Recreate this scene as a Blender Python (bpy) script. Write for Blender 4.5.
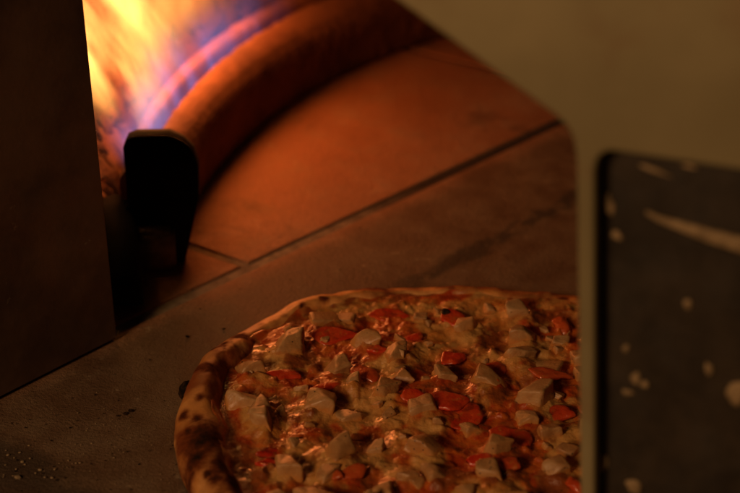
import bpy, bmesh, math, random
import numpy as np
from mathutils import Vector, Matrix, noise as mnoise

for o in list(bpy.data.objects): bpy.data.objects.remove(o)
S = bpy.context.scene
COL = S.collection
random.seed(7); RNG = np.random.default_rng(11)

# ------------------------------------------------------------------ camera
PITCH = math.radians(28); FPX = 1500.0; DIST = 1.15
CAM = Vector((0, -DIST*math.cos(PITCH), DIST*math.sin(PITCH)))
FW = Vector((0, math.cos(PITCH), -math.sin(PITCH)))
UP = Vector((0, math.sin(PITCH), math.cos(PITCH)))
RT = Vector((1, 0, 0))
cd = bpy.data.cameras.new('camera'); cam = bpy.data.objects.new('camera', cd); COL.objects.link(cam)
cam.location = CAM; cam.rotation_euler = (math.pi/2 - PITCH, 0, 0)
cd.sensor_width = 36; cd.lens = FPX/740*36; cd.clip_start = .02; cd.clip_end = 50
cd.dof.use_dof = True; cd.dof.focus_distance = .955; cd.dof.aperture_fstop = 5.0
cd.dof.aperture_blades = 0
S.camera = cam

# ------------------------------------------------------------------ world, lamps, exposure
w = bpy.data.worlds.new('World'); S.world = w; w.use_nodes = True
bg = w.node_tree.nodes['Background']; bg.inputs[0].default_value = (1, .62, .33, 1); bg.inputs[1].default_value = .004
S.view_settings.view_transform = 'Standard'; S.view_settings.look = 'None'
S.view_settings.exposure = 0; S.view_settings.gamma = 1; S.view_settings.use_curve_mapping = False
S.cycles.use_denoising = True
S.cycles.max_bounces = 6; S.cycles.volume_step_rate = 1.0; S.cycles.volume_max_steps = 256
S.cycles.sample_clamp_indirect = 3.0

def area_lamp(name, loc, target, size, power, col):
    l = bpy.data.lights.new(name, 'AREA'); l.shape = 'DISK'; l.size = size; l.energy = power; l.color = col
    o = bpy.data.objects.new(name, l); COL.objects.link(o); o.location = loc
    o.rotation_euler = (Vector(target) - Vector(loc)).to_track_quat('-Z', 'Y').to_euler()
    return o
# the dim warm kitchen lamp above and to the left of the oven mouth
area_lamp('kitchen_lamp', (-1.1, -1.75, 1.0), (.05, -.25, .05), .5, 15.5, (1, .55, .255))

# ------------------------------------------------------------------ helpers
def ray(x, y): return FW*FPX + RT*(x-370) + UP*(246.5-y)
def onz(x, y, z=0.0):
    d = ray(x, y); return CAM + d*((z-CAM.z)/d.z)
def onplane(x, y, p0, n):
    d = ray(x, y); return CAM + d*((p0-CAM).dot(n)/d.dot(n))

def tag(o, label, cat, group=None):
    o['label'] = label; o['category'] = cat
    if group: o['group'] = group
    return o
def empty(name, loc=(0,0,0)):
    o = bpy.data.objects.new(name, None); COL.objects.link(o); o.location = loc; o.empty_display_size = .02
    return o
def link(name, me, m=None, parent=None, loc=None):
    o = bpy.data.objects.new(name, me); COL.objects.link(o)
    if m is not None and not me.materials: me.materials.append(m)
    if parent is not None:
        o.parent = parent
        o.matrix_parent_inverse = Matrix.Translation(parent.location).inverted()
    if loc is not None: o.location = loc
    return o
def mesh_from(name, verts, faces, smooth=True):
    me = bpy.data.meshes.new(name); me.from_pydata([tuple(v) for v in verts], [], [tuple(f) for f in faces]); me.update()
    if smooth: me.polygons.foreach_set('use_smooth', [True]*len(me.polygons))
    return me
def bm_mesh(name, bm, smooth=False):
    bmesh.ops.recalc_face_normals(bm, faces=bm.faces)
    me = bpy.data.meshes.new(name); bm.to_mesh(me); bm.free()
    if smooth: me.polygons.foreach_set('use_smooth', [True]*len(me.polygons))
    return me
def grid_mesh(name, P):
    """P: (m, n, 3) array of points -> quad sheet"""
    m, n = P.shape[:2]
    idx = np.arange(m*n).reshape(m, n)
    q = np.stack([idx[:-1,:-1], idx[1:,:-1], idx[1:,1:], idx[:-1,1:]], -1).reshape(-1, 4)
    return np_mesh(name, P.reshape(-1, 3), q)
def np_mesh(name, V, Q):
    me = bpy.data.meshes.new(name)
    me.vertices.add(len(V)); me.vertices.foreach_set('co', np.asarray(V, np.float32).ravel())
    k = Q.shape[1]
    me.loops.add(len(Q)*k); me.loops.foreach_set('vertex_index', np.asarray(Q, np.int32).ravel())
    me.polygons.add(len(Q)); me.polygons.foreach_set('loop_start', np.arange(0, len(Q)*k, k, dtype=np.int32))
    me.polygons.foreach_set('use_smooth', np.ones(len(Q), bool))
    me.update(calc_edges=True); me.validate()
    return me
def set_attr(me, name, vals):
    a = me.attributes.new(name, 'FLOAT', 'POINT'); a.data.foreach_set('value', np.asarray(vals, np.float32).ravel())

# numpy value noise, 2-D / 3-D
def _h(ix, iy, iz, seed):
    n = (ix.astype(np.int64)*374761393 + iy.astype(np.int64)*668265263 + iz.astype(np.int64)*2147483647 + seed*1274126177) & 0xffffffff
    n = ((n ^ (n >> 13))*1274126177) & 0xffffffff
    n = ((n ^ (n >> 16))*2246822519) & 0xffffffff
    return (n ^ (n >> 15))/4294967295.0
def vn(x, y, z=None, seed=0):
    z = np.zeros_like(x) if z is None else z
    fx, fy, fz = np.floor(x), np.floor(y), np.floor(z)
    tx, ty, tz = x-fx, y-fy, z-fz
    sx, sy, sz = [t*t*t*(t*(t*6-15)+10) for t in (tx, ty, tz)]
    r = 0
    for a in (0, 1):
        for b in (0, 1):
            for c in (0, 1):
                wgt = (sx if a else 1-sx)*(sy if b else 1-sy)*(sz if c else 1-sz)
                r = r + wgt*_h(fx+a, fy+b, fz+c, seed)
    return r*2-1
def fbm(x, y, z=None, seed=0, octv=4, gain=.5):
    s, a, f = 0, 1.0, 1.0
    for i in range(octv):
        s = s + a*vn(x*f, y*f, None if z is None else z*f, seed+i*17); a *= gain; f *= 2.03
    return s
def sstep(a, b, x):
    t = np.clip((x-a)/(b-a), 0, 1); return t*t*(3-2*t)

# ------------------------------------------------------------------ node helpers
class NT:
    def __init__(s, name, surface=True):
        s.m = bpy.data.materials.new(name); s.m.use_nodes = True
        s.t = s.m.node_tree; s.t.nodes.clear()
        s.out = s.t.nodes.new('ShaderNodeOutputMaterial')
        if surface:
            s.b = s.t.nodes.new('ShaderNodeBsdfPrincipled'); s.lk(s.b.outputs[0], s.out.inputs[0])
    def lk(s, a, b): s.t.links.new(a, b)
    def put(s, sock, v):
        if v is None: return
        if hasattr(v, 'is_linked') or isinstance(v, bpy.types.NodeSocket): s.lk(v, sock)
        else: sock.default_value = v
    def set(s, **kw):
        for k, v in kw.items(): s.put(s.b.inputs[k.replace('_', ' ')], v)
    def pos(s): return s.t.nodes.new('ShaderNodeNewGeometry').outputs['Position']
    def obj(s): return s.t.nodes.new('ShaderNodeTexCoord').outputs['Object']
    def rand(s): return s.t.nodes.new('ShaderNodeObjectInfo').outputs['Random']
    def attr(s, n):
        a = s.t.nodes.new('ShaderNodeAttribute'); a.attribute_name = n; return a.outputs['Fac']
    def noise(s, vec, scale, detail=4, rough=.55, dist=0):
        n = s.t.nodes.new('ShaderNodeTexNoise'); s.lk(vec, n.inputs['Vector'])
        n.inputs['Scale'].default_value = scale; n.inputs['Detail'].default_value = detail
        n.inputs['Roughness'].default_value = rough; n.inputs['Distortion'].default_value = dist
        return n.outputs['Fac']
    def voro(s, vec, scale, feature='F1', rnd=1):
        n = s.t.nodes.new('ShaderNodeTexVoronoi'); n.feature = feature; s.lk(vec, n.inputs['Vector'])
        n.inputs['Scale'].default_value = scale; n.inputs['Randomness'].default_value = rnd
        return n.outputs['Distance']
    def mapping(s, vec, scale=(1,1,1), rot=(0,0,0), loc=(0,0,0)):
        n = s.t.nodes.new('ShaderNodeMapping'); s.lk(vec, n.inputs['Vector'])
        n.inputs['Scale'].default_value = scale; n.inputs['Rotation'].default_value = rot; n.inputs['Location'].default_value = loc
        return n.outputs[0]
    def math(s, op, a, b=None, c=None, clamp=False):
        n = s.t.nodes.new('ShaderNodeMath'); n.operation = op; n.use_clamp = clamp
        s.put(n.inputs[0], a)
        if b is not None: s.put(n.inputs[1], b)
        if c is not None: s.put(n.inputs[2], c)
        return n.outputs[0]
    def rng(s, v, a, b, c=0., d=1., smooth=True):
        n = s.t.nodes.new('ShaderNodeMapRange'); n.interpolation_type = 'SMOOTHSTEP' if smooth else 'LINEAR'
        s.put(n.inputs['Value'], v)
        for k, x in zip(('From Min', 'From Max', 'To Min', 'To Max'), (a, b, c, d)): s.put(n.inputs[k], x)
        return n.outputs[0]
    def mix(s, f, a, b, mode='MIX'):
        n = s.t.nodes.new('ShaderNodeMix'); n.data_type = 'RGBA'; n.blend_type = mode
        s.put(n.inputs[0], f)
        for i, v in ((6, a), (7, b)):
            if isinstance(v, tuple) and len(v) == 3: v = v + (1,)
            s.put(n.inputs[i], v)
        return n.outputs[2]
    def bump(s, h, strength=.3, dist=.002):
        n = s.t.nodes.new('ShaderNodeBump'); n.inputs['Strength'].default_value = strength
        n.inputs['Distance'].default_value = dist; s.lk(h, n.inputs['Height'])
        s.lk(n.outputs[0], s.b.inputs['Normal']); return n
    def sep(s, v):
        n = s.t.nodes.new('ShaderNodeSeparateXYZ'); s.lk(v, n.inputs[0]); return n.outputs
    def comb(s, x, y, z):
        n = s.t.nodes.new('ShaderNodeCombineXYZ')
        for i, v in enumerate((x, y, z)): s.put(n.inputs[i], v)
        return n.outputs[0]

# ------------------------------------------------------------------ floor frame: a = along the long joints, b = across
O2 = onz(250, 265); AANG = math.radians(46.3)
AV = Vector((math.cos(AANG), math.sin(AANG), 0)); BV = Vector((-AV.y, AV.x, 0))
def ab(a, b, z=0.0):
    p = O2 + AV*a + BV*b; return Vector((p.x, p.y, z))
OC = Vector((.465, -.01, 0))            # centre of the round oven

# ------------------------------------------------------------------ materials
def mat_tile():
    n = NT('fired_clay_tile'); p = n.pos(); r = n.rand()
    big = n.noise(p, 7, 5, .6); mid = n.noise(p, 26, 5, .62); fine = n.noise(p, 420, 3, .6); grit = n.noise(p, 1300, 2, .6)
    c = n.mix(n.rng(big, .32, .7), (.33, .135, .060), (.42, .19, .09))
    c = n.mix(n.math('MULTIPLY', n.rng(mid, .45, .72), .5), c, (.36, .245, .150))
    # across-coordinate: flour-dusted, greyer clay on the mouth side of the long joint
    m = n.mapping(p, (1,1,1))
    x, y, z = n.sep(p)
    bcoord = n.math('ADD', n.math('MULTIPLY', n.math('SUBTRACT', x, O2.x), BV.x), n.math('MULTIPLY', n.math('SUBTRACT', y, O2.y), BV.y))
    acoord = n.math('ADD', n.math('MULTIPLY', n.math('SUBTRACT', x, O2.x), AV.x), n.math('MULTIPLY', n.math('SUBTRACT', y, O2.y), AV.y))
    bw = n.math('ADD', bcoord, n.math('MULTIPLY', n.math('SUBTRACT', mid, .5), .05))
    dust = n.rng(bw, .004, -.03)
    c = n.mix(n.math('MULTIPLY', dust, .85), c, n.mix(n.rng(mid, .35, .65), (.105, .066, .037), (.185, .130, .076)))
    # soot along the second joint and over the front corner
    sx = n.math('ABSOLUTE', n.math('ADD', bcoord, n.math('ADD', .106, n.math('MULTIPLY', n.math('SUBTRACT', n.noise(p, 34, 4), .5), .03))))
    soot = n.math('MULTIPLY', n.rng(sx, .012, .002), n.rng(n.noise(p, 20, 4, .7), .36, .52))
    soot = n.math('MULTIPLY', soot, n.rng(acoord, -.02, .06))
    c = n.mix(n.math('MULTIPLY', soot, .85), c, (.035, .026, .020))
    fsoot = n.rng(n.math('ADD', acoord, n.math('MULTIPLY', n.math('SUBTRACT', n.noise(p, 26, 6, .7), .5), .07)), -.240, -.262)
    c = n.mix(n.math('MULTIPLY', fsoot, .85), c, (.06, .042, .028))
    pale = n.math('MULTIPLY', n.rng(n.noise(n.mapping(p, (1,1.6,1), (0,0,.5)), 60, 5, .7), .58, .70), n.rng(n.noise(p, 15, 2), .46, .60))
    c = n.mix(n.math('MULTIPLY', pale, .6), c, (.50, .40, .26))
    brn = n.rng(n.noise(p, 13, 4, .65, .6), .56, .70)
    c = n.mix(n.math('MULTIPLY', brn, .65), c, (.125, .060, .028))
    spot = n.rng(n.voro(p, 55), .10, .03)
    c = n.mix(n.math('MULTIPLY', spot, .6), c, (.032, .019, .013))
    c = n.mix(n.rng(fine, .3, .7, 0, .35), c, (.12, .075, .045))
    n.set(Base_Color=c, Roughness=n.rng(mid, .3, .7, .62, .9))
    h = n.math('ADD', n.math('MULTIPLY', fine, .5), n.math('ADD', n.math('MULTIPLY', grit, .3), n.math('MULTIPLY', mid, 1.0)))
    n.bump(h, .8, .0022)
    return n.m
def mat_mortar():
    n = NT('ashy_joint_mortar'); p = n.pos()
    c = n.mix(n.rng(n.noise(p, 60, 5, .65), .35, .65), (.16, .12, .085), (.30, .235, .165))
    x, y, z = n.sep(p)
    # the joint is packed with pale ash near the mouth, with black soot deeper in
    acoord = n.math('ADD', n.math('MULTIPLY', n.math('SUBTRACT', x, O2.x), AV.x), n.math('MULTIPLY', n.math('SUBTRACT', y, O2.y), AV.y))
    c = n.mix(n.rng(n.math('ADD', acoord, n.math('MULTIPLY', n.math('SUBTRACT', n.noise(p, 18, 3), .5), .1)), .06, .20), c, (.032, .019, .013))
    n.set(Base_Color=c, Roughness=.95); n.bump(n.noise(p, 500, 4, .65), .7, .002)
    return n.m
def mat_rock():
    n = NT('scorched_oven_masonry'); p = n.pos()
    a = n.noise(p, 18, 6, .65); b = n.noise(p, 90, 5, .7)
    c = n.mix(n.rng(a, .35, .65), (.075, .028, .012), (.16, .066, .030))
    c = n.mix(n.rng(b, .52, .72, 0, .75), c, (.035, .017, .010))
    n.set(Base_Color=c, Roughness=.92); n.bump(n.math('ADD', b, n.noise(p, 320, 4, .6)), .7, .003)
    return n.m
def mat_burner():
    n = NT('fired_clay_burner'); p = n.pos()
    a = n.noise(p, 24, 5, .6); b = n.noise(p, 260, 4, .6)
    c = n.mix(n.rng(a, .35, .65), (.13, .050, .022), (.21, .090, .040))
    c = n.mix(n.rng(n.noise(p, 70, 5, .7), .56, .72, 0, .6), c, (.12, .055, .030))
    n.set(Base_Color=c, Roughness=.85); n.bump(n.math('ADD', b, a), .5, .0022)
    return n.m
def mat_iron():
    n = NT('sooty_cast_iron'); p = n.pos(); a = n.noise(p, 45, 5, .6)
    c = n.mix(n.rng(a, .4, .7), (.004, .0035, .003), (.009, .007, .006))
    n.set(Base_Color=c, Roughness=.85, Specular_IOR_Level=.15); n.bump(n.noise(p, 300, 4, .6), .4, .001)
    return n.m
def mat_greybrick():
    n = NT('grey_fire_brick'); p = n.pos()
    c = n.mix(n.rng(n.noise(p, 70, 5, .65), .35, .65), (.16, .13, .10), (.30, .25, .19))
    n.set(Base_Color=c, Roughness=.92); n.bump(n.noise(p, 400, 4, .65), .5, .0015)
    return n.m
def mat_sideplate():
    n = NT('blackened_steel_sheet'); p = n.pos()
    c = n.mix(n.rng(n.noise(p, 9, 5, .65), .35, .7), (.075, .044, .030), (.17, .098, .060))
    q = n.mapping(p, (1, 1, 1), (0, 0, -AANG))
    sc = n.rng(n.noise(n.mapping(q, (6, 6, 90), (0, .12, 0)), 4, 6, .75), .66, .74)
    sc = n.math('MULTIPLY', sc, n.rng(n.noise(p, 14, 3), .45, .65))
    ding = n.math('MULTIPLY', n.rng(n.noise(p, 130, 3, .6), .66, .76), n.rng(n.noise(p, 20, 2), .52, .62))
    c = n.mix(n.math('MAXIMUM', n.math('MULTIPLY', sc, .7), n.math('MULTIPLY', ding, .8)), c, (.22, .17, .12))
    n.set(Base_Color=c, Roughness=n.rng(n.noise(p, 30, 4), .3, .7, .45, .7), Metallic=.15)
    n.bump(n.noise(p, 60, 4, .6), .15, .002)
    return n.m
def mat_front():
    n = NT('dull_brass_steel'); p = n.pos()
    br = n.noise(n.mapping(p, (14, 14, 220), (.0, .5, 0)), 2.2, 5, .6)
    cl = n.noise(p, 9, 4, .55)
    c = n.mix(n.rng(cl, .3, .7), (.245, .208, .108), (.345, .295, .160))
    c = n.mix(n.rng(n.noise(p, 22, 4, .6), .55, .75, 0, .35), c, (.22, .12, .055))
    n.set(Base_Color=c, Roughness=n.math('ADD', n.math('MULTIPLY', br, .16), .40), Metallic=.12)
    n.bump(br, .06, .0008)
    return n.m
def mat_panel():
    n = NT('black_enamel_panel'); p = n.pos()
    c = n.mix(n.rng(n.noise(p, 28, 5, .65), .3, .7), (.022, .018, .014), (.050, .038, .027))
    c = n.mix(n.rng(n.noise(n.mapping(p, (30, 30, 12)), 3, 4, .7), .62, .80, 0, .35), c, (.12, .085, .05))
    n.set(Base_Color=c, Roughness=n.rng(n.noise(p, 40, 4), .3, .7, .38, .6))
    n.bump(n.noise(p, 90, 4), .15, .001)
    return n.m
def mat_glint():
    n = NT('pale_panel_glint'); p = n.pos()  # pale tone that paints the bright reflections on the black panel
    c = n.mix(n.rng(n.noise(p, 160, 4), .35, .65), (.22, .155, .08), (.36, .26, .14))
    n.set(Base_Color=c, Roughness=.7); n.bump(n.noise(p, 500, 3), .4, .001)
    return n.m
def mat_crust():
    n = NT('baked_dough'); p = n.pos()
    ch, br = n.attr('char'), n.attr('brown')
    a = n.noise(p, 60, 5, .6); f = n.noise(p, 300, 4, .6)
    c = n.mix(n.rng(a, .3, .7), (.66, .27, .060), (.78, .40, .13))
    bb = n.math('ADD', br, n.math('MULTIPLY', n.math('SUBTRACT', f, .5), .5), clamp=True)
    c = n.mix(bb, c, (.25, .060, .013))
    cc = n.math('ADD', ch, n.math('MULTIPLY', n.math('SUBTRACT', n.noise(p, 170, 6, .7), .5), 1.0))
    c = n.mix(n.rng(cc, .10, .80), c, (.15, .036, .010))
    c = n.mix(n.rng(cc, .58, 1.08), c, (.018, .011, .008))
    n.set(Base_Color=c, Roughness=n.math('ADD', n.rng(a, .3, .7, .42, .62), n.math('MULTIPLY', n.rng(cc, .2, .8), .3)), Specular_IOR_Level=n.rng(cc, .2, .8, .5, .06), Subsurface_Weight=.08, Subsurface_Radius=(.004, .002, .001), Subsurface_Scale=1.0)
    n.bump(n.math('ADD', f, n.math('MULTIPLY', n.noise(p, 900, 3), .5)), .35, .0012)
    return n.m
def mat_cheese():
    n = NT('melted_cheese_and_sauce'); p = n.pos()
    ch, br = n.attr('cheese'), n.attr('brown')
    f = n.noise(p, 260, 5, .62); m_ = n.noise(p, 95, 5, .65)
    k = n.math('ADD', ch, n.math('MULTIPLY', n.math('SUBTRACT', m_, .5), .9), clamp=True)
    sauce = n.mix(n.rng(n.noise(p, 120, 4), .35, .65), (.43, .052, .007), (.56, .135, .018))
    chs = n.mix(n.rng(n.noise(p, 70, 4), .3, .7), (.54, .205, .038), (.62, .335, .105))
    c = n.mix(n.rng(k, .36, .90), sauce, chs)
    c = n.mix(n.math('MULTIPLY', n.rng(n.math('ADD', k, n.math('MULTIPLY', n.math('SUBTRACT', n.noise(p, 50, 3), .5), 1.2)), .80, 1.2), .6), c, (.68, .40, .13))
    bb = n.math('ADD', br, n.math('MULTIPLY', n.math('SUBTRACT', f, .5), .7), clamp=True)
    c = n.mix(n.rng(bb, .35, .85), c, (.27, .070, .015))
    sp = n.math('MULTIPLY', n.rng(n.voro(p, 210), .16, .08), n.rng(n.noise(p, 45, 2), .56, .62))
    c = n.mix(sp, c, (.03, .018, .010))
    n.set(Base_Color=c, Roughness=n.rng(f, .3, .7, .22, .42), Coat_Weight=.42, Coat_Roughness=.09, Subsurface_Weight=.12,
          Subsurface_Radius=(.006, .003, .001), Subsurface_Scale=1.0)
    n.bump(n.math('ADD', n.math('MULTIPLY', f, .9), n.math('ADD', m_, n.math('MULTIPLY', n.noise(p, 700, 3, .6), .8))), .42, .0017)
    return n.m
def mat_chicken():
    n = NT('roast_chicken'); p = n.pos(); r = n.rand(); o = n.obj()
    a = n.noise(p, 75, 5, .6)
    c = n.mix(n.rng(a, .3, .7), (.40, .205, .080), (.55, .335, .150))
    c = n.mix(n.math('MULTIPLY', n.rng(r, .4, 1), .55), c, (.50, .245, .080))
    c = n.mix(n.rng(n.noise(p, 48, 4, .7), .50, .68, 0, .6), c, (.36, .155, .045))
    oz = n.math('ADD', n.sep(o)[2], n.math('MULTIPLY', n.math('SUBTRACT', n.noise(p, 170, 4, .6), .5), .9))
    c = n.mix(n.math('MULTIPLY', n.rng(oz, .26, -.16), .85), c, (.55, .235, .055))
    sp = n.math('MULTIPLY', n.rng(n.voro(p, 260), .17, .10), n.rng(n.noise(p, 60, 2), .47, .54))
    c = n.mix(sp, c, (.035, .022, .014))
    n.set(Base_Color=c, Roughness=n.rng(a, .3, .7, .30, .48), Subsurface_Weight=.12, Subsurface_Radius=(.005, .003, .002), Subsurface_Scale=1.0,
          Coat_Weight=.15, Coat_Roughness=.25)
    fib = n.noise(n.mapping(o, (1, 6, 1)), 1.6, 5, .65)
    n.bump(n.math('ADD', fib, n.noise(p, 420, 4, .6)), .4, .0012)
    return n.m
def mat_tomato():
    n = NT('roasted_red_pepper'); p = n.pos(); r = n.rand()
    a = n.noise(p, 90, 4, .6)
    c = n.mix(n.rng(a, .3, .7), (.52, .026, .007), (.66, .075, .013))
    c = n.mix(n.math('MULTIPLY', n.rng(r, .6, 1), .55), c, (.46, .13, .03))
    c = n.mix(n.rng(n.noise(p, 55, 4, .7), .54, .70, 0, .7), c, (.15, .022, .008))
    c = n.mix(n.rng(n.noise(p, 130, 5, .7), .55, .68, 0, .6), c, (.50, .19, .04))
    n.set(Base_Color=c, Roughness=.3, Coat_Weight=.6, Coat_Roughness=.12, Subsurface_Weight=.15, Subsurface_Radius=(.004, .001, .0005), Subsurface_Scale=1.0)
    n.bump(n.noise(p, 200, 4, .6), .6, .0018)
    return n.m
def mat_char():
    n = NT('burnt_crumb'); p = n.pos()
    c = n.mix(n.rng(n.noise(p, 300, 3), .4, .7), (.010, .007, .005), (.05, .026, .014))
    n.set(Base_Color=c, Roughness=.9, Specular_IOR_Level=.08); return n.m
def mat_flour():
    n = NT('flour_crumb'); n.set(Base_Color=(.34, .25, .14, 1), Roughness=.85); return n.m

M = {k: f() for k, f in dict(tile=mat_tile, mortar=mat_mortar, rock=mat_rock, burner=mat_burner, iron=mat_iron, greybrick=mat_greybrick,
     side=mat_sideplate, front=mat_front, panel=mat_panel, glint=mat_glint, crust=mat_crust, cheese=mat_cheese, chicken=mat_chicken,
     tomato=mat_tomato, char=mat_char, flour=mat_flour).items()}

# ------------------------------------------------------------------ oven floor: mortar bed with clay tiles
bm = bmesh.new()
ring = [bm.verts.new((OC.x-.25 + 1.15*math.cos(t), OC.y-.1 + 1.15*math.sin(t), -.0026)) for t in np.linspace(0, 2*math.pi, 64, endpoint=False)]
bm.faces.new(ring)
ex = bmesh.ops.extrude_face_region(bm, geom=bm.faces[:])
bmesh.ops.translate(bm, verts=[v for v in ex['geom'] if isinstance(v, bmesh.types.BMVert)], vec=(0, 0, -.05))
floor = link('oven_floor', bm_mesh('oven_floor', bm), M['mortar']); floor['kind'] = 'structure'
def tile(corners, drop=0.0):
    """one clay tile from four floor corners, slightly rounded edges, top at z = -drop"""
    bm = bmesh.new()
    c = sum(corners, Vector())/4
    top = [bm.verts.new((p.x-c.x, p.y-c.y, 0)) for p in corners]
    f = bm.faces.new(top)
    ex = bmesh.ops.extrude_face_region(bm, geom=[f])
    bmesh.ops.translate(bm, verts=[v for v in ex['geom'] if isinstance(v, bmesh.types.BMVert)], vec=(0, 0, -.03))
    bmesh.ops.recalc_face_normals(bm, faces=bm.faces)
    ed = [e for e in bm.edges if all(abs(v.co.z) < 1e-6 for v in e.verts)]
    bmesh.ops.bevel(bm, geom=ed, offset=.0022, segments=3, affect='EDGES', profile=.5)
    o = link('tile', bm_mesh('tile', bm), M['tile'], floor, (c.x, c.y, -drop)); return o
J = .0036                                         # half a joint
bjoint = (onz(185, 243) - O2)                      # direction of the short visible joint
sk = (bjoint.dot(AV))/(bjoint.dot(BV))             # how far that joint runs off square
def row(b0, b1, cuts, jb0=J, jb1=J, skew=0.0, drop=0.0):
    for k, (a0, a1) in enumerate(zip(cuts[:-1], cuts[1:])):
        lo, hi = b0+jb0, b1-jb1
        tile([ab(a0+J+skew*(lo-b0), lo), ab(a1-J+skew*(lo-b0), lo), ab(a1-J+skew*(hi-b0), hi), ab(a0+J+skew*(hi-b0), hi)], drop + [0, .0006, .0003, .0008][k % 4])
row(0, .30, [-.75, -.40, 0, .46, .84], skew=sk, drop=.0004, jb0=.0050)
row(.30, .62, [-.62, -.20, .24, .66])
row(-.41, 0, [-.72, -.43, .54, .98], jb1=.0056)
row(-.72, -.41, [-.55, -.14, .28, .62])

# ------------------------------------------------------------------ rough curved masonry at the back of the oven
th = np.linspace(math.radians(60), math.radians(187), 460); zz = np.linspace(-.02, .50, 190)
T, Z = np.meshgrid(th, zz)
R = .684 + .030*np.clip((math.pi-T)/math.radians(35), 0, 1.2) + .42*np.clip(Z, 0, .26) - .25*np.clip(Z-.26, 0, None)
X, Y = OC.x+R*np.cos(T), OC.y+R*np.sin(T)
lump = fbm(X*60, Y*60, Z*60, 3, 4, .55)*.0075 + np.abs(fbm(X*26, Y*26, Z*26, 9, 3))*.012
R2 = R+lump
wall = link('oven_wall', grid_mesh('oven_wall', np.stack([OC.x+R2*np.cos(T), OC.y+R2*np.sin(T), Z], -1)), M['rock'])
so = wall.modifiers.new('thick', 'SOLIDIFY'); so.thickness = .03; so.offset = 1
wall['kind'] = 'structure'

# ------------------------------------------------------------------ curved gas burner
R_IN, R_OUT, SLOT = .612, .663, .642
def sweep(name, prof, t0, t1, n, mat, parent, jitter=0.0, cap=True, wide=False):
    prof = np.array(prof); m = len(prof); V = []; F = []
    for i in range(n+1):
        t = math.radians(t0+(t1-t0)*i/n)
        kk = (.75+.6*min(1, max(0, (180-(t0+(t1-t0)*i/n))/35))) if wide else 1
        for r, z in prof:
            r = R_IN+(r-R_IN)*kk
            V.append((OC.x+r*math.cos(t), OC.y+r*math.sin(t), z))
    V = np.array(V)
    if jitter:
        k = fbm(V[:, 0]*120, V[:, 1]*120, V[:, 2]*120, 5, 3)*jitter
        d = V-np.array([OC.x, OC.y, 0]); d[:, 2] = 0; d /= np.linalg.norm(d, axis=1)[:, None]
        V[:, :2] += d[:, :2]*k[:, None]; V[:, 2] += k*.6*(V[:, 2] > .01)
    for i in range(n):
        for j in range(m): F.append((i*m+j, i*m+(j+1) % m, (i+1)*m+(j+1) % m, (i+1)*m+j))
    if cap: F += [tuple(range(m)), tuple(n*m+k for k in reversed(range(m)))]
    bm = bmesh.new(); vs = [bm.verts.new(v) for v in V]
    for f in F: bm.faces.new([vs[i] for i in f])
    return link(name, bm_mesh(name, bm, True), mat, parent)
burner = empty('gas_burner', (OC.x+.64*math.cos(math.radians(150)), OC.y+.64*math.sin(math.radians(150)), 0))
tag(burner, 'curved orange clay gas burner bar with a black end, beside the oven wall', 'burner')
def lip(pts, k=3):        # resample a profile so that the clay can be roughened
    out = []
    for (a, b), (c, d) in zip(pts, pts[1:]+pts[:1]):
        n = max(1, int(math.hypot(c-a, d-b)/.0035))
        out += [(a+(c-a)*i/n, b+(d-b)*i/n) for i in range(n)]
    return out
bar = lip([(.612, .001), (.612, .040), (.6145, .050), (.620, .059), (.628, .065), (.636, .067), (.638, .064), (.639, .050), (.646, .050), (.647, .067), (.650, .071), (.658, .070), (.663, .063), (.663, .001)])
sweep('burner_bar', bar, 180.4, 104, 260, M['burner'], burner, .0006, wide=True)
capp = [(.600, .018), (.591, .055), (.590, .080), (.593, .092), (.600, .100), (.610, .105), (.634, .1045), (.640, .102), (.643, .096), (.643, .050), (.652, .036), (.660, .024), (.660, .001), (.604, .001)]
sweep('end_cap', capp, 181.7, 180.5, 3, M['iron'], burner)
def box_part(name, c, size, rz, mat, parent, bev=.003):
    bm = bmesh.new(); bmesh.ops.create_cube(bm, size=1)
    bmesh.ops.scale(bm, vec=size, verts=bm.verts)
    bmesh.ops.bevel(bm, geom=bm.edges[:], offset=bev, segments=2, affect='EDGES')
    bmesh.ops.rotate(bm, verts=bm.verts, cent=(0,0,0), matrix=Matrix.Rotation(rz, 3, 'Z'))
    return link(name, bm_mesh(name, bm, True), mat, parent, c)
def tube_part(name, pts, r, mat, parent, seg=16):
    pts = [Vector(p) for p in pts]; bm = bmesh.new(); rings = []
    for i, p in enumerate(pts):
        d = (pts[min(i+1, len(pts)-1)]-pts[max(i-1, 0)]).normalized()
        u = d.orthogonal().normalized() if abs(d.z) > .9 else d.cross(Vector((0,0,1))).normalized(); v = d.cross(u)
        rings.append([bm.verts.new(p+u*r*math.cos(t)+v*r*math.sin(t)) for t in np.linspace(0, 2*math.pi, seg, endpoint=False)])
    for a, b in zip(rings, rings[1:]):
        for j in range(seg): bm.faces.new((a[j], a[(j+1) % seg], b[(j+1) % seg], b[j]))
    bm.faces.new(rings[0]); bm.faces.new(list(reversed(rings[-1])))
    return link(name, bm_mesh(name, bm, True), mat, parent)
box_part('support_brick', (-.160, -.026, .0165), (.030, .030, .032), .06, M['greybrick'], burner)
tube_part('gas_pipe', [(-.190, -.010, .034), (-.189, -.028, .034), (-.184, -.048, .036), (-.179, -.072, .028), (-.176, -.090, .0175), (-.176, -.098, .006)], .0155, M['iron'], burner)

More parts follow.
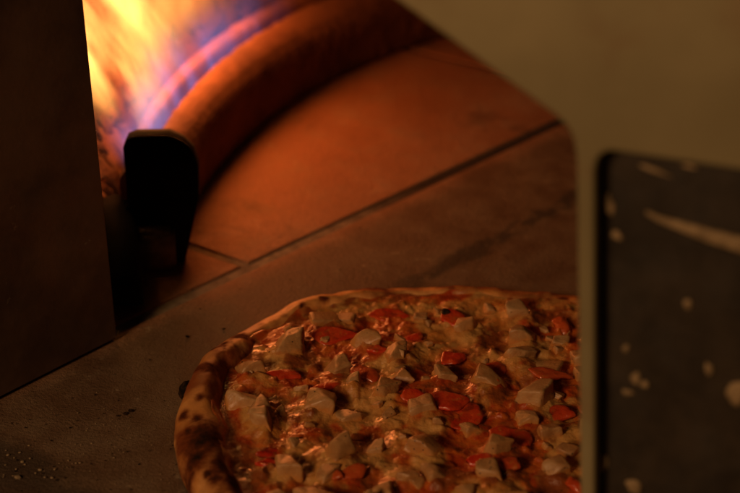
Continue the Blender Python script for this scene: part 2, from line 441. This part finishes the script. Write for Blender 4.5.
# ------------------------------------------------------------------ gas flame (glowing volume standing over the slot)
def flame():
    t0, t1 = 181, 138; n = 60
    prof = [(.618, .052), (.668, .052), (.765, .085), (.765, .26), (.66, .30), (.612, .20), (.612, .085)]
    m = len(prof); bm = bmesh.new(); rg = []
    for i in range(n+1):
        t = math.radians(t0+(t1-t0)*i/n)
        rg.append([bm.verts.new((OC.x+r*math.cos(t), OC.y+r*math.sin(t), z)) for r, z in prof])
    for a, b in zip(rg, rg[1:]):
        for j in range(m): bm.faces.new((a[j], a[(j+1) % m], b[(j+1) % m], b[j]))
    bm.faces.new(rg[0]); bm.faces.new(list(reversed(rg[-1])))
    n = NT('gas_flame', False); p = n.pos()
    x, y, z = n.sep(p)
    dx, dy = n.math('SUBTRACT', x, OC.x), n.math('SUBTRACT', y, OC.y)
    r = n.math('SQRT', n.math('ADD', n.math('MULTIPLY', dx, dx), n.math('MULTIPLY', dy, dy)))
    ang = n.math('ARCTAN2', dy, dx)                       # pi at the black end, smaller deeper in
    L = n.math('MULTIPLY', n.math('SUBTRACT', math.pi, n.math('ABSOLUTE', ang)), .64)   # metres along the slot
    L = n.math('MULTIPLY', L, n.math('SIGN', ang))
    h = n.math('SUBTRACT', z, .060)
    # tongues lean out towards the wall and swirl
    low = n.noise(n.comb(n.math('MULTIPLY', L, 9), n.math('MULTIPLY', h, 6), 0.0), 1.0, 2, .5)
    lean = n.math('MULTIPLY', h, n.math('ADD', .36, n.math('MULTIPLY', n.math('SUBTRACT', low, .5), 1.0)))
    kk = n.rng(L, 0., .39, .75, 1.35, False)
    slot = n.math('ADD', R_IN, n.math('MULTIPLY', kk, SLOT-R_IN))
    s = n.math('SUBTRACT', n.math('SUBTRACT', r, slot), lean)
    def gauss(v, wd): 
        q = n.math('DIVIDE', v, wd); return n.math('EXPONENT', n.math('MULTIPLY', n.math('MULTIPLY', q, q), -1.0))
    Lh = n.math('ADD', L, n.math('ADD', n.math('MULTIPLY', h, .10), n.math('MULTIPLY', n.math('SUBTRACT', low, .5), .09)))      # tongues lean back towards the black end as they rise
    streak = n.noise(n.comb(n.math('MULTIPLY', Lh, 115), n.math('MULTIPLY', h, 4), n.math('MULTIPLY', s, 4)), 1.0, 2, .5)
    tongue = n.noise(n.comb(n.math('MULTIPLY', Lh, 9), n.math('MULTIPLY', h, 7), n.math('MULTIPLY', s, 24)), 1.0, 3, .55, .35)
    start = n.math('MULTIPLY', n.rng(n.math('ADD', L, n.math('MULTIPLY', h, .9)), .004, .020), n.rng(L, .40, .20))
    # blue roots
    wroot = n.math('ADD', .0045, n.math('MULTIPLY', h, .16))
    blue = n.math('MULTIPLY', gauss(s, wroot), n.math('MULTIPLY', n.rng(streak, .46, .66, .06, 1.), n.rng(h, .060, .0)))
    veil = n.math('MULTIPLY', gauss(s, n.math('ADD', .006, n.math('MULTIPLY', h, .16))), n.rng(h, .0, .05, .35, 1.0))
    veil = n.math('MULTIPLY', veil, n.rng(tongue, .30, .62, .25, 1.0))
    yel = n.math('MULTIPLY', gauss(s, n.math('ADD', .010, n.math('MULTIPLY', h, .22))), n.rng(h, .028, .085))
    yel = n.math('MULTIPLY', yel, n.rng(tongue, .40, .58))
    lick = n.noise(n.comb(n.math('MULTIPLY', Lh, 14), n.math('MULTIPLY', h, 11), n.math('MULTIPLY', s, 62)), 1.0, 2, .5, .3)
    yel = n.math('MULTIPLY', yel, n.rng(lick, .44, .56, .0, 1.3))
    yel = n.math('MULTIPLY', yel, n.rng(L, .26, .05, .40, 1.0))
    top = n.rng(h, .22, .12)
    def emit(col, st, f):
        e = n.t.nodes.new('ShaderNodeEmission'); e.inputs[0].default_value = col + (1,)
        n.lk(n.math('MULTIPLY', n.math('MULTIPLY', n.math('MULTIPLY', f, start), top), st), e.inputs[1]); return e.outputs[0]
    def add(a, b):
        q = n.t.nodes.new('ShaderNodeAddShader'); n.lk(a, q.inputs[0]); n.lk(b, q.inputs[1]); return q.outputs[0]
    e = add(add(emit((.20, .32, 1.0), 44., blue), emit((1.0, .24, .06), 4., veil)), emit((1.0, .46, .10), 40., yel))
    n.lk(e, n.out.inputs['Volume'])
    o = link('gas_flame', bm_mesh('gas_flame', bm), n.m)
    tag(o, 'yellow gas flame with blue roots rising from the curved burner', 'flame')
    # the light this flame throws
    for k, (tdeg, hh, rr, pw) in enumerate([(168, .112, .650, .54), (161, .112, .653, .66), (153, .112, .658, .46)]):
        l = bpy.data.lights.new('flame_glow', 'POINT'); l.energy = pw; l.color = (1, .235, .048); l.shadow_soft_size = .028
        q = bpy.data.objects.new('flame_glow', l); COL.objects.link(q); t = math.radians(tdeg)
        q.location = (OC.x+rr*math.cos(t), OC.y+rr*math.sin(t), hh)
flame()

# ------------------------------------------------------------------ blackened side plate of the mouth (left)
P0, P1 = onz(118, 340), onz(0, 400)
dv = (P0-P1).normalized(); nv = Vector((-dv.y, dv.x, 0))
P1x = P0 - dv*.52
bm = bmesh.new()
top = .46
V = [bm.verts.new(p) for p in (P0+Vector((0,0,.0015)), P1x+Vector((0,0,.0015)), P1x+Vector((0,0,top)), P0+Vector((0,0,top))-dv*.004)]
f = bm.faces.new(V); ex = bmesh.ops.extrude_face_region(bm, geom=[f])
bmesh.ops.translate(bm, verts=[v for v in ex['geom'] if isinstance(v, bmesh.types.BMVert)], vec=nv*.012)
bmesh.ops.recalc_face_normals(bm, faces=bm.faces)
bmesh.ops.bevel(bm, geom=bm.edges[:], offset=.0012, segments=2, affect='EDGES')
sp = link('side_plate', bm_mesh('side_plate', bm), M['side'])
tag(sp, 'dark scratched steel side plate standing upright on the oven floor', 'plate')

# ------------------------------------------------------------------ front plate of the oven with its black panel (right, close to the lens)
YAW = math.radians(-20.5)
JD = Vector((math.cos(YAW), math.sin(YAW), 0)); JN = Vector((JD.y, -JD.x, 0))     # JN faces the room
JP = onz(580, 640)
def fp(x, y): return onplane(x, y, JP, JN)
def uv(p): d = p-JP; return (d.dot(JD), d.z)
def at(u, z, off=0.0): return JP + JD*u + Vector((0, 0, z)) + JN*off
pl = [uv(fp(*q)) for q in [(580, 493), (578, 330), (576, 160), (573, 140), (567, 128), (556, 117), (480, 62), (400, 3), (330, -46)]]
u0 = pl[0][0] + .004
outline = [(u0, .001)] + pl
uL, zL = outline[-1]
outline += [(uL-.06, zL+.026), (uL-.14, zL+.035), (uL-.30, zL+.035), (uL-.30, .56), (.44, .56), (.44, .001)]
front = empty('oven_front', JP); front.location.z = 0
tag(front, 'tan metal oven front with a sloping arch edge and inset black panel', 'oven front')
def slab(name, loop, d0, d1, mat, parent, bev=.002, hole=None):
    """loop of (u, z) on the front plane extruded from depth d1 (back) to d0 (room side)"""
    bm = bmesh.new()
    vs = [bm.verts.new(at(u, z, d0)) for u, z in loop]
    if hole:
        hs = [bm.verts.new(at(u, z, d0)) for u, z in hole]
        ed = [bm.edges.new((vs[i], vs[(i+1) % len(vs)])) for i in range(len(vs))] + [bm.edges.new((hs[i], hs[(i+1) % len(hs)])) for i in range(len(hs))]
        bmesh.ops.triangle_fill(bm, use_beauty=True, use_dissolve=False, edges=ed)
    else: bm.faces.new(vs)
    fs = bm.faces[:]
    ex = bmesh.ops.extrude_face_region(bm, geom=fs)
    bmesh.ops.translate(bm, verts=[v for v in ex['geom'] if isinstance(v, bmesh.types.BMVert)], vec=JN*(d1-d0))
    bmesh.ops.recalc_face_normals(bm, faces=bm.faces)
    if bev:
        ed = [e for e in bm.edges if len(e.link_faces) == 2 and e.calc_face_angle(0) > .9]
        bmesh.ops.bevel(bm, geom=ed, offset=bev, segments=3, affect='EDGES', profile=.5)
    me = bm_mesh(name, bm); o = link(name, me, mat, parent); return o
hp = [uv(fp(*q)) for q in [(595, 493), (595, 300), (595, 172), (597, 162), (602, 155), (610, 152), (740, 171)]]
slope = (hp[-1][1]-hp[-2][1])/(hp[-1][0]-hp[-2][0])
hole = [(hp[0][0]+.002, .03)] + hp[:-1] + [(.36, hp[-2][1]+slope*(.36-hp[-2][0])), (.36, .03)]
slab('front_sheet', outline, 0, -.012, M['front'], front, .0022, hole)
cx = sum(u for u, z in hole)/len(hole); cz = sum(z for u, z in hole)/len(hole)
big = [(u+(.006 if u > cx else -.006), z+(.006 if z > cz else -.006)) for u, z in hole]
big[0] = (big[0][0], .02); big[-1] = (big[-1][0], .02)
slab('black_panel', big, -.0125, -.018, M['panel'], front, 0)
# uneven pats for drips on the panel, their specular glints put into the colour
PN0 = JP + JN*(-.0125)
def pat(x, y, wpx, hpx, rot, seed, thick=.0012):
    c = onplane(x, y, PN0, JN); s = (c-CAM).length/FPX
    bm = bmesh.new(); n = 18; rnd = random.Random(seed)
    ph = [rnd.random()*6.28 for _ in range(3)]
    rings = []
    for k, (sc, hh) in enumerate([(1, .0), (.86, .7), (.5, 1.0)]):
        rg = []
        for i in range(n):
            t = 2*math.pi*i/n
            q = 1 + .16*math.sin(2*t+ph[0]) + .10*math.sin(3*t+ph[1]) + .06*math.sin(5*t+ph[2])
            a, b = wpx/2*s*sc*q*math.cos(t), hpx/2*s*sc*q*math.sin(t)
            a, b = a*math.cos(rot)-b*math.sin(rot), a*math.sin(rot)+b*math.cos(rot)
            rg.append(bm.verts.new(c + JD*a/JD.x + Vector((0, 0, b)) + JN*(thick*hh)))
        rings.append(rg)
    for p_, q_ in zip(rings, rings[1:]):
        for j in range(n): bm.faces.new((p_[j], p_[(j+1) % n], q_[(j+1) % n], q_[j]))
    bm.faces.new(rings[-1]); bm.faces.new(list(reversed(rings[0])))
    return link('glint_patch', bm_mesh('glint_patch', bm, True), M['glint'], front)
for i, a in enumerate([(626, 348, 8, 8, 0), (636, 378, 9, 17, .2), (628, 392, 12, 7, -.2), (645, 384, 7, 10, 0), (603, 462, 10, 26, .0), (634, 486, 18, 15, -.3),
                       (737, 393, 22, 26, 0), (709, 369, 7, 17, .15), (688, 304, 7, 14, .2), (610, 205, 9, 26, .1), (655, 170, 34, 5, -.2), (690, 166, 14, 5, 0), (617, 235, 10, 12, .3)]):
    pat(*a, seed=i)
# long crease across the upper panel, its bright reflection put into the pale colour
def glint_streak():
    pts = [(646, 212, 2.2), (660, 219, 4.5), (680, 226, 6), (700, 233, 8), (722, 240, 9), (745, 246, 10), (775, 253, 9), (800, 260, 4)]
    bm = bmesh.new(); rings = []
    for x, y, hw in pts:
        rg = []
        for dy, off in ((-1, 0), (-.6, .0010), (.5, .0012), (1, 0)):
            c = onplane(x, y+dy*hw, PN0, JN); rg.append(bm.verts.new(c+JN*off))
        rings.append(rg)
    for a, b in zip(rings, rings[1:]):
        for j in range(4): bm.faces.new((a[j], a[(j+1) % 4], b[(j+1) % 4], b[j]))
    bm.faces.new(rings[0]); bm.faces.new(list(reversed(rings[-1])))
    link('glint_patch', bm_mesh('glint_patch', bm, True), M['glint'], front)
glint_streak()

# ------------------------------------------------------------------ pizza
PX = [(177, 445), (180, 415), (190, 390), (208, 362), (238, 336), (264, 320), (309, 302), (345, 295), (380, 291), (430, 289), (480, 290), (530, 292), (575, 295),
      (625, 308), (668, 338), (690, 380), (697, 430), (688, 480), (655, 540), (600, 580), (520, 604), (430, 610), (340, 600), (268, 568), (222, 533), (193, 493), (180, 468)]
OUT = [onz(x, y, .010) for x, y in PX]
PC = Vector((sum(p.x for p in OUT)/len(OUT), sum(p.y for p in OUT)/len(OUT), 0))
pa = np.array([math.atan2(p.y-PC.y, p.x-PC.x) for p in OUT]); pr = np.array([math.hypot(p.x-PC.x, p.y-PC.y) for p in OUT])
o_ = np.argsort(pa); pa, pr = pa[o_], pr[o_]
pa3 = np.r_[pa-2*math.pi, pa, pa+2*math.pi]; pr3 = np.r_[pr, pr, pr]
_g = np.linspace(-math.pi, math.pi, 1440, endpoint=False)
_r = np.interp(_g, pa3, pr3)
_k = np.exp(-(np.arange(-60, 61)/18.)**2); _k /= _k.sum()
_r = np.convolve(np.r_[_r[-60:], _r, _r[:60]], _k, 'valid')
_r = _r + .0012*fbm(np.cos(_g)*5, np.sin(_g)*5, None, 21, 3)
def RAD(a): return np.interp(a, np.r_[_g, math.pi], np.r_[_r, _r[0]])
pizza = empty('pizza', PC)
tag(pizza, 'round pizza with chicken cubes, red pepper and melted cheese on the oven floor', 'pizza')
ZT = .012
CHK = [(288,349,38,28),(252,370,24,26),(240,404,38,26),(264,413,32,27),(336,368,26,26),(366,341,30,30),(318,404,34,29),(327,320,34,12),(421,316,18,12),(465,326,20,22),
       (519,312,28,20),(524,337,32,24),(396,358,27,25),(445,376,20,23),(518,358,34,24),(491,384,36,20),(533,398,36,34),(400,378,26,20),(543,370,38,12),(424,408,30,26),
       (388,413,18,20),(386,391,26,24),(265,423,26,28),(428,449,37,33),(341,457,38,20),(290,469,27,27),(406,479,24,18),(437,476,26,22),(325,472,30,16),(381,490,30,20),
       (526,419,24,18),(552,433,26,27),(570,449,24,20),(497,453,28,34),(493,476,32,22),(440,422,16,16),(352,384,20,14),(349,412,22,14),(300,388,16,12),(472,426,20,14),(374,446,22,16),(465,492,26,20),(555,470,28,20),(345,318,26,12),(562,340,22,16)]
TOM = [(333,335,48,19,.05),(285,376,36,13,.0),(366,371,32,23,.1),(324,388,30,9,.45),(391,313,41,12,-.05),(452,319,24,24,.7),(452,358,28,19,.4),(491,370,31,15,.1),
       (549,381,42,13,-.05),(557,413,42,16,-.1),(563,324,24,16,-.5),(446,404,42,28,.25),(466,415,40,30,-.3),(510,438,50,28,-.35),(271,463,32,8,-.05),(352,472,28,12,.3),(337,476,13,10,-.4),
       (510,470,24,14,-.2),(576,486,18,16,0),(268,452,24,8,.5),(414,398,24,12,.3),(480,462,30,12,.1),(378,352,22,11,-.3),(412,336,22,9,.1)]
# the part of the pizza that the frame or the front plate hides carries on in the same way
def inside(x, y, f=.80): return math.hypot(x-PC.x, y-PC.y) < f*float(RAD(math.atan2(y-PC.y, x-PC.x)))
chk = [(onz(x, y, ZT+.004), w_, h_) for x, y, w_, h_ in CHK]; tom = [(onz(x, y, ZT+.003), w_, h_, a) for x, y, w_, h_, a in TOM]
rf = random.Random(5); tries = 0; n0 = len(chk); t0_ = len(tom)
while (len(chk) < n0+44 or len(tom) < t0_+22) and tries < 6000:
    tries += 1
    x, y = rf.uniform(580, 700) if rf.random() < .4 else rf.uniform(200, 660), rf.uniform(300, 600)
    if x < 582 and y < 500: continue
    p = onz(x, y, ZT+.004)
    if not inside(p.x, p.y, .8): continue
    if min((p-q[0]).length for q in chk+tom) < .0165: continue
    if len(chk) < n0+44 and rf.random() < .66: chk.append((p, rf.uniform(20, 36), rf.uniform(18, 30)))
    elif len(tom) < t0_+22: tom.append((p, rf.uniform(24, 44), rf.uniform(10, 24), rf.uniform(-.6, .6)))

def px_m(p): return (p-CAM).length/FPX
# rim width (m) as a function of direction: fat at the mouth side, thin at the back
def RIM(a):
    left = np.exp(-((np.angle(np.exp(1j*(a-math.radians(203))))/.85)**2))
    return .0092 + .0125*left + .0030*fbm(np.cos(a)*4, np.sin(a)*4, None, 41, 3)
def RIMH(a):
    left = np.exp(-((np.angle(np.exp(1j*(a-math.radians(205))))/.9)**2))
    return .0095 + .0110*left + .0024*fbm(np.cos(a)*4, np.sin(a)*4, None, 43, 2)
# -- crust: base disc and puffed rim in one skin
NA = 1000; a_ = np.linspace(-math.pi, math.pi, NA, endpoint=False)
prof_t = np.r_[np.linspace(0, 1, 46), np.linspace(1.02, 1.28, 8)]
Rr, Wd, Hh = RAD(a_), RIM(a_), RIMH(a_)
rows = []; tt = []
for t in prof_t:
    if t <= 1:         # over the rim: from the outer foot (t=0) across the top to the inner foot (t=1)
        phi = math.pi*t
        rr = Rr - Wd*(.5-.5*math.cos(phi))*1.35
        z = .0015 + Hh*(max(math.sin(phi), 0)**(.62 if t < .5 else 1.25)) + (.0055*t)
        bulge = .0022*math.sin(min(phi*2, math.pi))
        rr = rr + bulge
    else:
        rr = (Rr-Wd*1.35)*(1-(t-1)/.28) ; z = np.full(NA, .0068)
    rows.append(np.stack([PC.x+rr*np.cos(a_), PC.y+rr*np.sin(a_), z], -1)); tt.append(np.full(NA, t))
P = np.array(rows); tt = np.array(tt); AA = np.tile(a_, (len(prof_t), 1))
lumpy = fbm(P[..., 0]*40, P[..., 1]*40, P[..., 2]*40, 51, 3, .4)
rimmask = sstep(1.0, .75, tt)*sstep(0, .1, tt)
dirx, diry = np.cos(AA), np.sin(AA)
up = np.sin(np.clip(tt, 0, 1)*math.pi)
blis = np.clip(fbm(P[..., 0]*48, P[..., 1]*48, P[..., 2]*48, 58, 2)-.25, 0, None)
dd = (.0012*lumpy + .0022*blis)*rimmask
P[..., 2] += dd*up; out_ = np.cos(np.clip(tt, 0, 1)*math.pi)
P[..., 0] += dd*out_*dirx; P[..., 1] += dd*out_*diry
P = np.concatenate([P, np.tile(np.array([PC.x, PC.y, 0]), (0, NA, 1))]) if False else P
Pc = np.concatenate([P, P[:, :1]], 1)
V = P.reshape(-1, 3); m_, n_ = P.shape[:2]
idx = np.arange(m_*n_).reshape(m_, n_); idx = np.concatenate([idx, idx[:, :1]], 1)
Q = np.stack([idx[:-1, :-1], idx[:-1, 1:], idx[1:, 1:], idx[1:, :-1]], -1).reshape(-1, 4)
me = np_mesh('crust', V, Q)
char = np.zeros(m_*n_)
spots = [(203,449,13),(196,466,8),(221,476,7),(216,488,6),(238,488,9),(189,437,5),(196,425,5),(186,480,5),(208,482,4),(200,405,4),(230,460,4),(247,352,4),(300,306,3),(484,296,4),(183,420,4),(250,481,6),(205,436,4),(232,492,5),
         (492,309,3.5),(225,345,3)]
for x, y, rpx in spots:
    c = onz(x, y, .017); rr = rpx*.00066
    wx, wy = fbm(V[:, 0]*130, V[:, 1]*130, V[:, 2]*130, 31, 3)*.0017, fbm(V[:, 0]*130, V[:, 1]*130, V[:, 2]*130, 36, 3)*.0017
    rr *= 1.15 + .45*(rpx > 6)
    d2 = ((V[:, 0]+wx-c.x)/rr)**2 + ((V[:, 1]+wy-c.y)/rr/1.3)**2
    char = np.maximum(char, np.exp(-d2*.65)*.98)
rnd_c = np.clip((fbm(V[:, 0]*58, V[:, 1]*58, V[:, 2]*58, 61, 4)-.28)*2.0, 0, 1)*sstep(.95, .6, tt.ravel())
foot = sstep(.10, .02, tt.ravel())*np.clip(fbm(V[:, 0]*40, V[:, 1]*40, None, 66, 2)+.25, 0, 1)
char = np.clip(np.maximum(np.maximum(char, rnd_c*.75), foot*.9), 0, 1.1)
brown = np.clip(.34 + .85*fbm(V[:, 0]*46, V[:, 1]*46, V[:, 2]*46, 63, 4) + .15*sstep(.55, 1., tt.ravel()), 0, 1)
brown = np.clip(brown + .6*char**.5, 0, 1)
set_attr(me, 'char', char); set_attr(me, 'brown', brown)
link('crust', me, M['crust'], pizza)
# -- topping sheet: sauce and melted cheese, height field on a square grid
st = .00072
xs = np.arange(PC.x-.19, PC.x+.19, st); ys = np.arange(PC.y-.20, PC.y+.20, st)
GX, GY = np.meshgrid(xs, ys)
ang_ = np.arctan2(GY-PC.y, GX-PC.x); rad_ = np.hypot(GX-PC.x, GY-PC.y)
Rg = RAD(ang_); inner = Rg - RIM(ang_)*1.35
edge = inner + RIM(ang_)*(.34 + .22*fbm(GX*45, GY*45, None, 71, 2))      # how far the cheese creeps up the rim
tq = np.clip((Rg-rad_)/(RIM(ang_)*1.35), 0, 1); phi = np.arccos(np.clip(1-2*tq, -1, 1))
rimz = .0015 + RIMH(ang_)*np.maximum(np.sin(phi), 0)**np.where(phi < math.pi/2, .62, 1.25) + .0055*phi/math.pi
rimz = np.where(rad_ < inner, .0068, rimz)
l1 = fbm(GX*52, GY*52, None, 81, 3, .42); l2 = fbm(GX*170, GY*170, None, 83, 3)
base = .0108 + .0022*l1 + .0007*l2 + .0022*np.clip(fbm(GX*28, GY*28, None, 85, 2), -1, 1)
bubble = np.clip(fbm(GX*110, GY*110, None, 87, 2)-.30, 0, None)*.0030
z = base + bubble
cheese = .44 + .95*fbm(GX*34, GY*34, None, 91, 4)
for p, wpx, hpx in chk:
    s = px_m(p); rr = max(wpx, hpx)*s*.62; d2 = ((GX-p.x)**2 + (GY-p.y)**2)/(rr*rr)
    z = z + np.exp(-d2*1.2)*rr*.36; cheese = cheese + .45*np.exp(-d2*.9)
for p, wpx, hpx, a in tom:
    s = px_m(p); rr = wpx*s*.5; d2 = ((GX-p.x)**2 + (GY-p.y)**2)/(rr*rr)
    z = z + np.exp(-d2*1.5)*.0012; cheese = cheese - .35*np.exp(-d2*.9)
near = sstep(.016, .0, inner-rad_)
z = z*(1-near*.7) + near*.7*(.0118+.0004*l1)
top_ = rimz + .0005 + .0002*l2
kq = .0025; hq = np.clip(.5+.5*(z-top_)/kq, 0, 1); z = top_*(1-hq)+z*hq + kq*hq*(1-hq)
over = sstep(-.0040, .0034, rad_-edge)
z = z - over*.0035
mask = (rad_ < edge+.0040)
cellmask = mask[:-1, :-1] & mask[1:, :-1] & mask[1:, 1:] & mask[:-1, 1:]
ii = np.arange(GX.size).reshape(GX.shape)
Q = np.stack([ii[:-1, :-1], ii[:-1, 1:], ii[1:, 1:], ii[1:, :-1]], -1)[cellmask]
used = np.unique(Q); remap = np.full(GX.size, -1); remap[used] = np.arange(len(used))
V = np.stack([GX.ravel(), GY.ravel(), z.ravel()], -1)[used]
me = np_mesh('cheese', V, remap[Q])
br = np.clip(.15 + .75*fbm(GX*48, GY*48, None, 95, 4) + bubble*60 + .15*sstep(.012, -.002, inner-rad_), 0, 1).ravel()[used]
set_attr(me, 'cheese', np.clip(cheese, 0, 1).ravel()[used]); set_attr(me, 'brown', br)
link('cheese', me, M['cheese'], pizza)
def zat(x, y):
    j = int(round((x-xs[0])/st)); i = int(round((y-ys[0])/st))
    return float(z[min(max(i, 0), z.shape[0]-1), min(max(j, 0), z.shape[1]-1)])

# -- chicken cubes: hewn, slightly rounded chunks
def chunk_mesh(seed):
    r = random.Random(seed); bm = bmesh.new(); bmesh.ops.create_cube(bm, size=1)
    for v in bm.verts: v.co += Vector((r.uniform(-.17, .17), r.uniform(-.17, .17), r.uniform(-.17, .17)))
    for _k in range(r.choice((1, 1, 2, 2))):      # knife cuts across corners
        nrm = Vector((r.uniform(-1, 1), r.uniform(-1, 1), r.uniform(.1, .8))).normalized()
        g = bmesh.ops.bisect_plane(bm, geom=bm.verts[:]+bm.edges[:]+bm.faces[:], plane_co=nrm*r.uniform(.26, .44), plane_no=nrm, clear_outer=True)
        bmesh.ops.holes_fill(bm, edges=[e for e in bm.edges if e.is_boundary])
    bmesh.ops.recalc_face_normals(bm, faces=bm.faces)
    bmesh.ops.bevel(bm, geom=bm.edges[:], offset=.115, segments=3, affect='EDGES', profile=.6)
    bmesh.ops.triangulate(bm, faces=bm.faces[:])
    bmesh.ops.subdivide_edges(bm, edges=[e for e in bm.edges if e.calc_length() > .2], cuts=3, use_grid_fill=True)
    bmesh.ops.triangulate(bm, faces=[f for f in bm.faces if len(f.verts) > 4])
    bmesh.ops.smooth_vert(bm, verts=bm.verts, factor=1.0, use_axis_x=True, use_axis_y=True, use_axis_z=True)
    bmesh.ops.smooth_vert(bm, verts=bm.verts, factor=.7, use_axis_x=True, use_axis_y=True, use_axis_z=True)
    for v in bm.verts:
        n = mnoise.fractal(v.co*2.2+Vector((seed*3.1, 0, 0)), 1, 2, 3)
        v.co *= 1+.11*n
    return bm_mesh('chicken_cube', bm, True)
CH = [chunk_mesh(i) for i in range(12)]
rc = random.Random(3)
for i, (p, wpx, hpx) in enumerate(chk):
    s = px_m(p); W = wpx*s*.86; H = hpx*s*.82
    flat = hpx < wpx*.62
    hz = (H*.72 if flat else min(H*.95, .0200)); dp = W*rc.uniform(.72, .95) if not flat else W*.7
    o = link('chicken_cube', CH[i % 12], M['chicken'], pizza)
    x, y = p.x, p.y + .003
    o.location = (x, y, zat(x, y) - hz*.06)
    o.scale = (W, dp, hz); o.rotation_euler = (rc.uniform(-.3, .22), rc.uniform(-.28, .28), rc.uniform(-.7, .7))
# -- small crumbs of the same chicken between the cubes
for i in range(34):
    while True:
        x, y = PC.x+rc.uniform(-.17, .17), PC.y+rc.uniform(-.17, .17)
        if inside(x, y, .83): break
    k = rc.uniform(.004, .007); o = link('chicken_crumb', CH[i % 12], M['chicken'], pizza)
    o.location = (x, y, zat(x, y)+k*.05); o.scale = (k*1.3, k, k*.7); o.rotation_euler = (rc.uniform(-.5, .5), rc.uniform(-.5, .5), rc.uniform(0, 6))
# -- red pepper pieces: curved fleshy strips with rounded ends
def strip_mesh(seed):
    """a diced piece of pepper: irregular many-cornered outline, curved flesh with a rounded rim"""
    r = random.Random(seed*7+1); n = 28; k = r.choice((4, 4, 5, 5, 6))
    cor = sorted(2*math.pi*(i+r.uniform(-.26, .26))/k for i in range(k)); rad = [r.uniform(.40, .54) for _ in cor]
    pts = [Vector((q*math.cos(t), q*math.sin(t))) for q, t in zip(rad, cor)]
    per = []
    for i in range(n):
        f = i/n*k; j = int(f) % k; f -= int(f); per.append(pts[j].lerp(pts[(j+1) % k], f))
    for _ in range(2): per = [(per[i-1]+per[i]*2+per[(i+1) % n])/4 for i in range(n)]
    arch = r.uniform(.25, .6)*r.choice((1, 1, -1)); ph = r.uniform(0, 6)
    def zz(p): return arch*(.2-p.y*p.y*2.2-p.x*p.x*.7) + .10*math.sin(7*p.x+ph)*math.cos(5*p.y+ph)
    bm = bmesh.new(); rings = []
    for sc, hh in ((.0, -.2), (.6, -.2), (.93, -.17), (1.0, 0), (.95, .14), (.80, .20), (.45, .21), (.0, .21)):
        if sc == 0: rings.append([bm.verts.new((0, 0, zz(Vector((0, 0)))+hh))]); continue
        rings.append([bm.verts.new((p.x*sc, p.y*sc, zz(p*sc)+hh)) for p in per])
    for a_, b_ in zip(rings, rings[1:]):
        for i in range(n):
            j = (i+1) % n
            if len(a_) == 1: bm.faces.new((a_[0], b_[i], b_[j]))
            elif len(b_) == 1: bm.faces.new((a_[i], a_[j], b_[0]))
            else: bm.faces.new((a_[i], a_[j], b_[j], b_[i]))
    for v in bm.verts: v.co += Vector((mnoise.noise(v.co*5+Vector((seed, 0, 0))), mnoise.noise(v.co*5+Vector((0, seed, 4))), mnoise.noise(v.co*4+Vector((9, seed, 0)))*1.6))*.055
    return bm_mesh('pepper_piece', bm, True)
ST = [strip_mesh(i) for i in range(8)]
for i, (p, wpx, hpx, a) in enumerate(tom):
    s = px_m(p); o = link('pepper_piece', ST[i % 8], M['tomato'], pizza)
    W = wpx*s; D = hpx*s*1.35; x, y = p.x, p.y+.002
    o.location = (x, y, zat(x, y)+.0004); o.scale = (W*1.28, max(D, .008)*1.28, .0080)
    o.rotation_euler = (rc.uniform(.0, .45), rc.uniform(-.15, .15), a)
# -- burnt blisters on the edge of the crust
def burnt(x, y, wpx, hpx, dp, seed, zc=.006):
    c = onz(x, y, zc); s = px_m(c); bm = bmesh.new(); bmesh.ops.create_icosphere(bm, subdivisions=3, radius=.5)
    for v in bm.verts: v.co *= 1+.32*mnoise.fractal(v.co*2.6+Vector((seed*2.3, 1, 0)), 1, 2, 4)
    o = link('burnt_blister', bm_mesh('burnt_blister', bm, True), M['char'], pizza); o.location = c
    o.scale = (wpx*s, dp*s, hpx*s); o.rotation_euler = (0, .4, .6)
burnt(187, 391, 15, 19, 18, 1); burnt(207, 366, 9, 9, 14, 2, .007); burnt(446, 312, 9, 7, 9, 5, .017)

# ------------------------------------------------------------------ ash and flour specks on the hearth
def specks(name, spots, mat, label, cat):
    bm = bmesh.new(); r = random.Random(2)
    for x, y, rp in spots:
        c = onz(x, y, 0); rr = rp*.00058
        g = bmesh.ops.create_icosphere(bm, subdivisions=1, radius=rr)
        for v in g['verts']:
            k = 1+r.uniform(-.35, .35); v.co = Vector((v.co.x*k*1.2, v.co.y*k, v.co.z*k*.55)) + c + Vector((0, 0, rr*.3))
    o = link(name, bm_mesh(name, bm, False), mat); o['kind'] = 'stuff'; o['label'] = label; o['category'] = cat
r = random.Random(12)
dark = [(187,337,2.4),(224,329,2.0),(125,414,2.2),(131,411,2.4),(118,416,1.6),(200,309,1.3),(150,360,1.2),(270,318,1.2),(95,395,1.2),(340,270,1.2),(290,280,1.)]
dark += [(r.uniform(10, 180), r.uniform(395, 500), r.uniform(.5, 1.1)) for _ in range(60)] + [(r.uniform(200, 560), r.uniform(215, 290), r.uniform(.4, .9)) for _ in range(30)]
lite = [(17, 478, 3.2), (8, 455, 1.6), (22, 462, 1.5), (40, 470, 1.6), (52, 478, 1.4)] + [(r.gauss(35, 28), r.gauss(468, 12), r.uniform(.5, 1.3)) for _ in range(26)] + [(r.uniform(60, 180), r.uniform(390, 490), r.uniform(.4, .8)) for _ in range(50)]
specks('ash_specks', dark, M['char'], 'dark ash specks scattered over the oven floor', 'ash')
specks('flour_crumbs', lite, M['flour'], 'pale flour crumbs scattered over the oven floor', 'crumbs')
